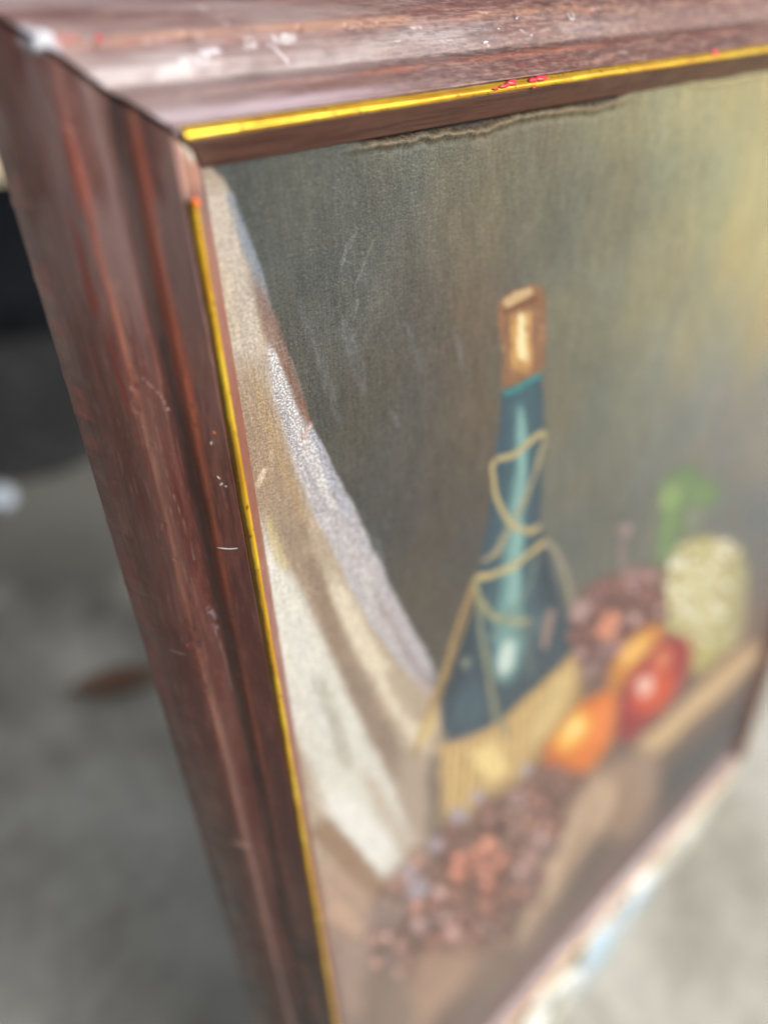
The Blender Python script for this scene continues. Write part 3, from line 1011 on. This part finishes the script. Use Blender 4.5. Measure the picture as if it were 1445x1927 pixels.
glass = [(942, 742), (980, 722), (1020, 700), (1023, 790), (1018, 880), (1016, 960), (1030, 1040), (1050, 1110), (1072, 1170), (1088, 1215), (1060, 1245), (1010, 1296),
         (960, 1338), (910, 1372), (828, 1402), (836, 1340), (852, 1280), (872, 1200), (890, 1130), (906, 1060), (918, 980), (926, 900), (936, 830), (940, 780)]
shape(glass, (60, 80, 92), 5, smooth=False)
shape([(950, 750), (1010, 720), (1012, 860), (1004, 960), (1010, 1100), (1020, 1200), (930, 1250), (900, 1200), (922, 1060), (940, 900)], (72, 100, 110), 16, 0.8)
stroke([(976, 745), (980, 850), (972, 950), (966, 1060), (960, 1160), (955, 1240)], [16, 18, 22, 34, 44, 56], (112, 156, 154), 9, 0.9)
stroke([(980, 760), (982, 860), (976, 960), (970, 1060), (964, 1150)], [7, 9, 11, 16, 22], (148, 190, 184), 6, 0.7)
spot(956, 1232, 26, 56, (132, 178, 174), 12, 0.8)
spot(954, 1238, 15, 36, (214, 230, 222), 14, 0.9)
stroke([(946, 744), (980, 726), (1018, 704)], [9, 10, 9], (62, 136, 138), 4, 0.95)
stroke([(900, 1100), (880, 1190), (858, 1280), (838, 1370)], [14, 22, 26, 20], (46, 62, 74), 12, 0.8)
stroke([(1010, 1000), (1030, 1090), (1050, 1180)], [14, 22, 20], (54, 70, 82), 10, 0.7)
spot(880, 1330, 34, 46, (76, 104, 118), 20, 0.5)
spot(879, 1248, 9, 12, (132, 144, 128), 0, 0.8)
spot(1000, 1180, 60, 14, (104, 118, 120), -28, 0.4)
# wicker basket
shape([(824, 1402), (868, 1396), (920, 1370), (960, 1340), (1010, 1298), (1055, 1252), (1088, 1214), (1098, 1270), (1094, 1320), (1060, 1380), (1015, 1430), (970, 1480),
       (905, 1520), (838, 1570), (818, 1540), (826, 1470)], (196, 164, 106), 6, smooth=False)
for k_ in range(34):
    t_ = k_ / 33
    x_ = 830 + 262 * t_
    yt = np.interp(x_, [824, 868, 920, 960, 1010, 1055, 1095], [1408, 1402, 1376, 1346, 1304, 1258, 1216])
    yb = np.interp(x_, [824, 905, 970, 1015, 1060, 1098], [1560, 1512, 1475, 1424, 1374, 1300])
    c_ = [(222, 194, 136), (170, 138, 88), (236, 212, 158), (188, 156, 104)][k_ % 4]
    stroke([(x_ + 6, yt), (x_ + 2, (yt + yb) / 2), (x_ - 4, yb)], 6, c_, 3, 0.65)
stroke([(900, 1400), (920, 1430), (940, 1470)], [34, 46, 30], (246, 222, 156), 14, 0.8)
stroke([(1060, 1260), (1050, 1320), (1000, 1400)], [26, 34, 26], (222, 198, 140), 14, 0.6)
stroke([(1094, 1250), (1090, 1310), (1040, 1390), (980, 1460)], [12, 18, 18, 12], (150, 120, 84), 9, 0.6)
stroke([(822, 1410), (816, 1470), (818, 1540), (822, 1600)], [14, 24, 28, 26], (126, 112, 100), 12, 0.85)
stroke([(838, 1376), (830, 1400), (826, 1410)], [8, 8, 8], (180, 160, 130), 6, 0.6)
# string
ST = (192, 176, 124)
for p_, w_, c_, k_ in [
        ([(934, 864), (965, 854), (992, 834), (1014, 818), (1026, 820)], [7, 8, 9, 9, 7], ST, 0.95),
        ([(1026, 822), (1014, 860), (1000, 900), (986, 940), (974, 972), (955, 1005), (935, 1040), (908, 1060)], 7, (166, 156, 122), 0.85),
        ([(934, 866), (926, 880), (930, 920), (945, 958), (968, 990), (996, 1000), (1018, 988)], [6, 6, 8, 9, 10, 9, 7], ST, 0.95),
        ([(896, 1092), (928, 1080), (965, 1066), (1000, 1040), (1028, 1016)], [8, 9, 10, 9, 8], (202, 184, 126), 0.95),
        ([(1028, 1014), (1046, 1036), (1060, 1072), (1072, 1110), (1080, 1146)], [9, 10, 10, 9, 7], (160, 152, 130), 0.8),
        ([(896, 1092), (882, 1130), (864, 1180), (848, 1232), (830, 1285), (806, 1340), (790, 1390), (780, 1430)], [7, 7, 8, 9, 9, 10, 12, 10], (164, 138, 94), 0.95),
        ([(900, 1096), (886, 1150), (866, 1210), (846, 1262), (826, 1320), (800, 1380)], [5, 6, 6, 7, 8, 8], (150, 126, 86), 0.7),
        ([(898, 1094), (908, 1130), (930, 1158), (962, 1170), (1000, 1166)], [6, 8, 10, 11, 8], (170, 168, 122), 0.9),
        ([(902, 1100), (906, 1170), (914, 1240), (926, 1310), (936, 1360)], [7, 7, 8, 9, 12], (146, 148, 116), 0.85),
        ([(1014, 1040), (1004, 1090), (984, 1130), (950, 1170), (925, 1210)], 7, (118, 136, 124), 0.7),
        ([(1040, 1150), (1030, 1185), (1024, 1220)], [12, 14, 10], (170, 142, 128), 0.8),
        ([(990, 1180), (994, 1230), (1000, 1270)], [8, 10, 10], (104, 122, 116), 0.7),
        ([(936, 1340), (948, 1370), (956, 1388)], [10, 9, 6], (96, 112, 108), 0.8)]:
    stroke(p_, w_, c_, 3, k_)
spot(806, 1368, 16, 40, (220, 196, 138), 22, 0.7)

# --- fruit
random.seed(5)


def berries(cx_, cy_, ax, ay, ang, n, cols, r0, r1):
    ca, sa = math.cos(math.radians(ang)), math.sin(math.radians(ang))
    for _ in range(n):
        q = math.sqrt(random.random())
        t = random.uniform(0, 6.28)
        u, v = q * ax * math.cos(t), q * ay * math.sin(t)
        x, y = cx_ + u * ca - v * sa, cy_ + u * sa + v * ca
        r = random.uniform(r0, r1)
        c_ = random.choice(cols)
        spot(x, y, r, r * 1.15, tuple(int(w * 0.60) for w in c_), -40, 0.8, 0.35)
        spot(x - r * 0.1, y - r * 0.15, r * 0.70, r * 0.78, tuple(min(255, int(w * 1.08)) for w in c_), -40, 0.95, 0.4)
        if random.random() < 0.6:
            spot(x - r * 0.2, y - r * 0.25, r * 0.36, r * 0.38, tuple(min(255, int(w * 1.25 + 24)) for w in c_), 0, 0.85, 0.6)


GR = [(140, 98, 90), (156, 112, 102), (128, 88, 84), (168, 134, 130), (120, 84, 80), (150, 118, 120)]
shape([(1075, 1150), (1110, 1100), (1180, 1072), (1250, 1072), (1262, 1130), (1220, 1180), (1160, 1240), (1110, 1290), (1085, 1240)], (122, 86, 80), 12)
berries(1160, 1160, 100, 62, -38, 44, GR, 13, 20)
spot(1092, 1150, 18, 26, (192, 166, 162), 30, 0.7)
spot(1190, 1084, 22, 14, (176, 142, 138), -10, 0.7)
stroke([(1160, 1150), (1144, 1180), (1130, 1205)], [18, 26, 18], (224, 152, 120), 9, 0.9)
spot(1110, 1262, 26, 14, (158, 138, 134), -40, 0.7)
stroke([(1176, 1000), (1172, 1040), (1168, 1076)], [9, 10, 12], (142, 126, 122), 5, 0.9)
spot(1176, 994, 13, 11, (172, 148, 146), 0, 0.9)
# corn cob
shape([(1252, 1120), (1260, 1060), (1290, 1024), (1340, 1010), (1385, 1032), (1402, 1080), (1400, 1150), (1382, 1220), (1350, 1262), (1312, 1270), (1300, 1220), (1270, 1180)], (192, 184, 128), 9)
for _ in range(150):
    u, v = random.random(), random.random()
    x_ = 1262 + 128 * u
    y_ = 1030 + 190 * v - 10 * u
    if x_ - 1262 < (y_ - 1180) * 0.7:
        continue
    spot(x_, y_, 13, 11, (136, 126, 74), 0, 0.6)
    spot(x_ - 1, y_ - 2, 10, 8, random.choice([(238, 232, 190), (206, 198, 140), (252, 248, 226), (226, 218, 164)]), 0, 0.95)
stroke([(1290, 1060), (1310, 1120), (1325, 1190)], [30, 46, 36], (236, 232, 190), 16, 0.3)
stroke([(1380, 1060), (1390, 1130), (1372, 1210)], [14, 20, 20], (160, 158, 122), 10, 0.6)
stroke([(1330, 1210), (1326, 1250), (1320, 1275)], [40, 44, 30], (186, 178, 110), 12, 0.7)
# green leaf
shape([(1232, 1066), (1236, 1010), (1242, 960), (1240, 915), (1268, 886), (1298, 876), (1322, 896), (1354, 918), (1350, 945), (1322, 966), (1310, 1000), (1284, 1008),
       (1268, 1040), (1252, 1062)], (112, 136, 98), 9)
spot(1262, 935, 22, 30, (148, 170, 116), 20, 0.8)
spot(1318, 930, 24, 16, (122, 152, 100), 0, 0.7)
spot(1306, 975, 16, 26, (142, 142, 132), 20, 0.7)
stroke([(1244, 1050), (1254, 1000), (1268, 950), (1296, 900)], [6, 8, 7, 5], (128, 164, 98), 5, 0.7)
# peppers and tomato
shape([(1138, 1290), (1152, 1250), (1182, 1204), (1220, 1178), (1248, 1180), (1246, 1214), (1216, 1258), (1180, 1292), (1150, 1306)], (208, 138, 64), 9)
spot(1196, 1226, 22, 38, (248, 196, 104), 42, 0.9)
spot(1160, 1290, 20, 14, (176, 112, 56), -30, 0.6)
shape([(1162, 1380), (1166, 1320), (1190, 1262), (1230, 1216), (1272, 1198), (1300, 1210), (1300, 1248), (1276, 1300), (1236, 1352), (1200, 1392), (1176, 1400)], (164, 50, 52), 9)
spot(1230, 1300, 36, 52, (222, 88, 50), 40, 0.9)
spot(1246, 1242, 18, 24, (230, 140, 100), 40, 0.8)
spot(1214, 1292, 17, 20, (252, 206, 190), 20, 1.0)
spot(1184, 1368, 20, 30, (150, 40, 54), 30, 0.7)
shape([(1022, 1440), (1032, 1400), (1056, 1362), (1086, 1330), (1124, 1306), (1156, 1302), (1162, 1336), (1150, 1390), (1122, 1436), (1080, 1470), (1046, 1466)], (222, 124, 50), 9)
spot(1122, 1370, 26, 60, (244, 140, 70), 30, 0.8)
spot(1078, 1378, 26, 44, (254, 200, 92), 38, 1.0)
spot(1080, 1372, 12, 20, (255, 232, 160), 38, 0.8)
spot(1040, 1440, 18, 16, (214, 96, 20), 0, 0.6)
# dark table front, tray and board edge
shape([(1180, 1400), (1300, 1290), (1400, 1200), (1480, 1120), (1500, 1250), (1400, 1460), (1200, 1640), (1000, 1840), (860, 1990), (760, 1990), (900, 1800), (1040, 1640)], (112, 96, 88), 18)
shape([(1250, 1450), (1330, 1380), (1400, 1320), (1420, 1380), (1390, 1440), (1290, 1540), (1200, 1620), (1150, 1640), (1200, 1540)], (76, 80, 82), 18)
shape([(1060, 1660), (1160, 1560), (1200, 1580), (1100, 1700), (980, 1820), (900, 1900), (880, 1880), (960, 1780)], (104, 92, 86), 20)
stroke([(1440, 1200), (1380, 1262), (1310, 1325), (1250, 1380), (1196, 1430)], [32, 34, 34, 36, 34], (210, 180, 138), 9, 0.98)
stroke([(1430, 1190), (1370, 1240), (1290, 1310)], [10, 12, 10], (150, 110, 90), 8, 0.6)
shape([(1090, 1466), (1150, 1436), (1220, 1420), (1236, 1450), (1230, 1520), (1196, 1570), (1160, 1580), (1120, 1560), (1080, 1620), (1040, 1700), (1000, 1770), (966, 1780),
       (990, 1700), (1024, 1610), (1060, 1530)], (164, 138, 118), 22)
stroke([(1160, 1460), (1130, 1510), (1090, 1570), (1050, 1640), (1010, 1720)], [44, 50, 36, 30, 20], (206, 178, 150), 20, 0.8)
stroke([(1130, 1490), (1090, 1580), (1040, 1680)], [6, 12, 10], (140, 116, 98), 10, 0.5)
stroke([(1190, 1450), (1160, 1530), (1120, 1600)], [8, 14, 12], (132, 110, 94), 10, 0.6)
stroke([(1110, 1480), (1060, 1590), (1010, 1700), (960, 1790)], [8, 10, 12, 8], (218, 194, 168), 10, 0.5)
stroke([(1176, 1480), (1170, 1540)], [20, 22], (150, 122, 104), 10, 0.6)
stroke([(1212, 1440), (1216, 1500)], [18, 18], (156, 138, 124), 9, 0.7)
# lower bunch
shape([(826, 1600), (880, 1540), (960, 1480), (1030, 1440), (1078, 1476), (1060, 1530), (1020, 1610), (980, 1700), (930, 1790), (860, 1820), (770, 1790), (740, 1720), (780, 1650)], (132, 100, 88), 34)
berries(880, 1675, 235, 120, -50, 110, [(150, 116, 104), (166, 130, 116), (142, 110, 100), (176, 144, 134), (134, 106, 96)], 15, 24)
berries(915, 1640, 180, 95, -52, 70, [(150, 108, 96), (166, 120, 106), (138, 100, 90), (178, 142, 134), (128, 94, 86), (160, 132, 128)], 16, 24)
berries(905, 1635, 62, 50, -50, 16, [(198, 132, 112), (188, 124, 106), (178, 120, 104)], 16, 24)
berries(1040, 1500, 60, 36, -50, 22, [(120, 86, 78), (134, 100, 92), (150, 110, 98)], 11, 17)
for x_, y_, r_ in [(862, 1535, 18), (900, 1500, 14), (786, 1672, 22), (820, 1590, 16), (990, 1450, 12), (770, 1640, 14)]:
    spot(x_, y_, r_ * 1.1, r_, (176, 168, 180), -30, 0.8)
spot(730, 1720, 44, 30, (150, 134, 128), -20, 0.6)
shape([(760, 1860), (800, 1800), (860, 1785), (920, 1800), (900, 1850), (830, 1900), (770, 1930)], (172, 144, 124), 30, 0.8)
shape([(860, 1900), (920, 1850), (960, 1850), (900, 1960), (820, 2040), (780, 2020)], (100, 94, 90), 18, 0.8)
stroke([(690, 1830), (740, 1900), (780, 1980)], [50, 60, 50], (140, 122, 110), 20, 0.6)
# loose hanging folds of the brown cloth
for (p_, w_, c_, k_) in [([(960, 1760), (900, 1850), (850, 1960)], [30, 40, 40], (128, 108, 98), 0.6), ([(880, 1800), (820, 1880), (770, 1980)], [16, 24, 24], (182, 152, 132), 0.5),
                         ([(760, 1790), (710, 1870), (700, 1960)], [24, 34, 30], (120, 104, 96), 0.5), ([(690, 1760), (660, 1830), (670, 1920)], [20, 30, 30], (178, 150, 134), 0.5),
                         ([(1030, 1720), (960, 1810), (900, 1900)], [16, 22, 22], (148, 126, 112), 0.5), ([(1230, 1500), (1180, 1570), (1120, 1650)], [14, 20, 18], (124, 106, 98), 0.5)]:
    stroke(p_, w_, c_, 16, k_, 0.3)
# lower edge of the picture, a plum grey strip
stroke([(1440, 1330), (1340, 1450), (1220, 1580), (1080, 1740), (940, 1890), (830, 2010)], [14, 20, 34, 40, 48, 50], (128, 108, 108), 10, 0.6)

# pale veil of gloss sheen painted over the lower and right-hand part
sheen_veil = sstep(1000, 1750, PY * 0.75 + PX * 0.55) * 0.14 * (0.7 + 0.6 * fbm(MX * 0.02, MY * 0.02, 690, 3))
paint = paint * (1 - sheen_veil[..., None]) + lin((150, 142, 134)) * sheen_veil[..., None]

# --- the fold along the upper edge: linen pulled off the moulding, bare cloth painted darker as a shadow gap above a frayed ridge
fold = spline([(640, 287), (690, 274), (740, 268), (800, 256), (860, 250), (905, 244), (950, 228), (1010, 214), (1080, 206), (1130, 200), (1165, 188), (1195, 172)], 6)
FX = PX + (fbm(MX * 0.8, MY * 0.8, 700, 3) - 0.5) * 6
FY = PY + (fbm(MX * 0.5, MY * 0.2, 710, 4) - 0.5) * 12
q = box(fold, 90)
fd, ft, _ = pdist(fold, FX[q], FY[q])
yl = np.interp(PX[q], fold[:, 0], fold[:, 1])
above = (FY[q] < yl) & (PX[q] > 620) & (PX[q] < 1200)
endf = sstep(640, 720, PX[q]) * (1 - sstep(1150, 1200, PX[q]))
bare = np.where(above, sstep(2, 7, fd), 0) * endf
cloth = fbm(MX[q] * 2.2, MY[q] * 2.2, 720, 3)
lay(q, bare * 0.95, (38, 30, 24))
lay(q, bare * sstep(0.5, 0.7, cloth) * 0.6, (74, 58, 44))
ridge = np.exp(-(fd / (5.0 + 4.0 * cloth)) ** 2) * endf
lay(q, ridge * 0.75 * (0.35 + 0.8 * sstep(0.35, 0.6, cloth)), (152, 132, 104))
rel = np.zeros(PX.shape)
rel[q] = -ridge * 0.9 + bare * 1.1
rel[q] += np.exp(-((fd - 14) / 6) ** 2) * (~above) * endf * 0.25
# further along, a second smaller pucker
fold2 = spline([(1285, 152), (1310, 158), (1350, 156), (1400, 146), (1445, 138)], 6)
q2 = box(fold2, 40)
fd2, _, _ = pdist(fold2, FX[q2], FY[q2])
r2_ = np.exp(-(fd2 / 5) ** 2)
ab2 = (FY[q2] < np.interp(PX[q2], fold2[:, 0], fold2[:, 1])) * sstep(3, 8, fd2) * sstep(1280, 1300, PX[q2])
lay(q2, ab2 * 0.8, (92, 78, 56))
lay(q2, r2_ * 0.5, (196, 184, 140))
rel[q2] += -r2_ * 0.5 + ab2 * 0.6

# gentle sag and impasto as real relief
edge = np.minimum.reduce([MX - 4, W - 4 - MX, MY - 4, H - 4 - MY])
# the cloth is painted in thick pale paint
relief = (fbm(MX * 0.02, MY * 0.02, 730, 3) - 0.5) * 1.2 * sstep(0, 60, edge) + rel
relief += (brush2 - 0.5) * -0.05
paint *= PAINT_GAIN
ccol = np.concatenate([np.clip(paint, 0.004, 0.9), crk[..., None]], -1)
cv = np.stack([MX, MY, CZ + relief], -1).reshape(-1, 3) * 0.001
canvas = mesh_obj('canvas', cv, grid_faces(len(cxs), len(cys)), canvas_mat, root, True, ccol.reshape(-1, 4))
local(canvas)
tag(canvas, 'painted canvas: wicker bottle, fruit and white cloth on a dusky ground')


# ------------------------------------------------------------------ around the picture
def lump(name, mat, cx_, cy_, rx_, ry_, h, seed, n=40, amp=0.35, fold_=0.2):
    """soft heap of cloth: rounded, creased, resting on the ground"""
    u = np.linspace(0, 2 * math.pi, n, endpoint=False)
    v = np.linspace(0, 1, n // 2)
    U, V = np.meshgrid(u, v, indexing='ij')
    r = np.sin(V * math.pi / 2) ** 0.8
    x = np.cos(U) * r
    y = np.sin(U) * r
    f = fbm(x * 2 + 9, y * 2 + 9, seed, 4)
    f2 = np.abs(fbm(x * 3 + 3, y * 3 + 3, seed + 5, 3) - 0.5) * 2
    z = np.cos(V * math.pi / 2) ** 0.7 * (1 + (f - 0.5) * amp * 2) * h - f2 * fold_ * h * (1 - V)
    q = 1 + (fbm(np.cos(U) * 1.5 + 5, np.sin(U) * 1.5 + 5, seed + 9, 3) - 0.5) * amp
    P = np.stack([x * q * rx_, y * q * ry_, np.maximum(z, 0) * (V < 1)], -1)
    P[:, -1, 2] = 0
    nr, nc = P.shape[:2]
    i = np.arange(nr)[:, None]
    j = np.arange(nc - 1)[None, :]
    i2 = (i + 1) % nr
    f_ = np.stack([i * nc + j, i * nc + j + 1, i2 * nc + j + 1, i2 * nc + j], -1).reshape(-1, 4)
    o = mesh_obj(name, P.reshape(-1, 3), f_, mat)
    o.location = (cx_, cy_, 0.0)
    return o


black_cloth = plain('black_cloth', (0.006, 0.0065, 0.008), 1.0, 60, 0.5, 0.002, 0.03)
slate_cloth = plain('slate_cloth', (0.024, 0.0245, 0.025), 1.0, 60, 0.5, 0.002, 0.05)
card = plain('tan_card', (0.33, 0.27, 0.18), 0.8, 30, 0.2, 0.001)
blue_tub = plain('blue_grey_plastic', (0.20, 0.26, 0.33), 0.5, 20, 0.15)
pale_ball = plain('pale_plastic', (0.30, 0.34, 0.39), 0.35, 40, 0.1)
rust = plain('dry_leaf', (0.17, 0.095, 0.055), 0.8, 200, 0.4, 0.001)
sheet_mat_n = NT('thin_plastic_sheet')
m = sheet_mat_n
co = m.coords((1, 1, 1))
n1 = m.noise(co, 9, 3)
m.l(m.ramp(n1, [(0.38, (0.24, 0.36, 0.44)), (0.48, (0.29, 0.33, 0.345)), (0.6, (0.33, 0.33, 0.28))]), m.b.inputs['Base Color'])
m.b.inputs['Roughness'].default_value = 0.35
m.b.inputs['Specular IOR Level'].default_value = 0.7

o = lump('cloth_bundle', black_cloth, 0.36, 1.36, 0.28, 0.30, 0.15, 41)
tag(o, 'low black cloth bundle on the concrete behind the frame, nearest the tan box', 'cloth')
o = lump('cloth_bundle', slate_cloth, 0.21, 1.02, 0.28, 0.28, 0.03, 47, amp=0.9)
tag(o, 'flat slate coloured cloth lying on the concrete in front of the black bundle', 'cloth')


def open_box(name, w, d, h, t, mat, loc, rz):
    """open topped carton: four walls, floor and two flaps as parts under an empty"""
    e = bpy.data.objects.new(name, None)
    COL.objects.link(e)
    e.location = loc
    e.rotation_euler = (0, 0, rz)

    def part(nm, c, s, rot=0):
        bm = bmesh.new()
        bmesh.ops.create_cube(bm, size=1)
        for v_ in bm.verts:
            v_.co = Vector((v_.co.x * s[0], v_.co.y * s[1], v_.co.z * s[2]))
        bmesh.ops.bevel(bm, geom=bm.edges[:], offset=0.0008, segments=1, affect='EDGES')
        me = bpy.data.meshes.new(nm)
        bm.to_mesh(me)
        bm.free()
        me.materials.append(mat)
        p_ = bpy.data.objects.new(nm, me)
        COL.objects.link(p_)
        p_.parent = e
        p_.location = c
        p_.rotation_euler = (rot, 0, 0)
    part('wall', (0, -d / 2 + t / 2, h / 2), (w, t, h))
    part('wall', (0, d / 2 - t / 2, h / 2), (w, t, h))
    part('wall', (-w / 2 + t / 2, 0, h / 2), (t, d - 2 * t - 0.001, h))
    part('wall', (w / 2 - t / 2, 0, h / 2), (t, d - 2 * t - 0.001, h))
    part('base', (0, 0, t / 2 + 0.002), (w - 2 * t - 0.002, d - 2 * t - 0.002, t))
    part('flap', (0, -d / 2 - 0.05, h - 0.03), (w - 0.01, 0.11, t), math.radians(35))
    return e


bx = open_box('cardboard_box', 0.42, 0.32, 0.15, 0.006, card, (0.56, 1.86, 0.0), math.radians(-12))
tag(bx, 'tan cardboard box standing behind the black cloth bundle', 'box')
tub = lump('plastic_tub', blue_tub, 0.74, 2.5, 0.22, 0.16, 0.16, 61, amp=0.1, fold_=0.0)
tag(tub, 'blue grey plastic tub lying upturned behind the tan box', 'tub')

bm = bmesh.new()
bmesh.ops.create_uvsphere(bm, u_segments=32, v_segments=20, radius=0.017)
for v_ in bm.verts:
    v_.co.z *= 0.86
me = bpy.data.meshes.new('plastic_ball')
bm.to_mesh(me)
bm.free()
for f_ in me.polygons:
    f_.use_smooth = True
me.materials.append(pale_ball)
ball = bpy.data.objects.new('plastic_ball', me)
COL.objects.link(ball)
ball.location = (0.082, 0.69, 0.0146)
tag(ball, 'small pale blue white ball on the concrete beside the slate cloth', 'ball')

# a curled dry leaf: pointed blade with a rib
n = 18
vs, fs = [], []
for a_ in range(n + 1):
    t = a_ / n
    wv_ = math.sin(math.pi * t) ** 0.8 * 0.016 * (1 - 0.3 * t)
    for b_ in range(7):
        s_ = (b_ - 3) / 3
        wob_ = 1 + 0.18 * math.sin(a_ * 2.1) * abs(s_)
        vs.append(((t - 0.5) * 0.085, s_ * wv_ * wob_, 0.003 + 0.010 * s_ * s_ * math.sin(math.pi * t) + 0.006 * (2 * t - 1) ** 2 - (0.0015 if b_ == 3 else 0)))
for a_ in range(n):
    for b_ in range(6):
        q_ = a_ * 7 + b_
        fs.append((q_, q_ + 1, q_ + 8, q_ + 7))
leaf = mesh_obj('dry_leaf', np.array(vs), fs, rust)
md = leaf.modifiers.new('thickness', 'SOLIDIFY')
md.thickness = 0.0007
leaf.location = (0.063, 0.360, 0.0)
leaf.rotation_euler = (0, 0, math.radians(-25))
tag(leaf, 'curled rust brown dry leaf lying on the concrete left of the frame', 'leaf')

# crumpled plastic sheet tucked under the lower rail
nx, ny = 320, 40
X_, Y_ = np.meshgrid(np.linspace(-0.03, 0.415, nx), np.linspace(0, 1, ny), indexing='ij')
wid = 0.037 + 0.006 * (fbm(X_ * 12, X_ * 0, 800, 3) - 0.5) + 0.010 * (1 - sstep(0.1, 0.3, X_)) - 0.006 * sstep(0.3, 0.4, X_)
yy = -0.0235 - Y_ * wid
zz = 0.004 + 0.010 * np.abs(fbm(X_ * 30, yy * 60, 810, 4) - 0.5) * 2 + 0.008 * np.sin(np.pi * np.clip(Y_, 0, 1)) ** 0.5
zz = zz * (1 - sstep(0.9, 1.0, Y_) * 0.75)
sheet_o = mesh_obj('plastic_sheet', np.stack([X_, yy, zz], -1).reshape(-1, 3), grid_faces(nx, ny), sheet_mat_n.m)
md = sheet_o.modifiers.new('thickness', 'SOLIDIFY')
md.thickness = 0.0006
tag(sheet_o, 'crumpled white and pale blue plastic strip along the foot of the frame', 'plastic sheet')
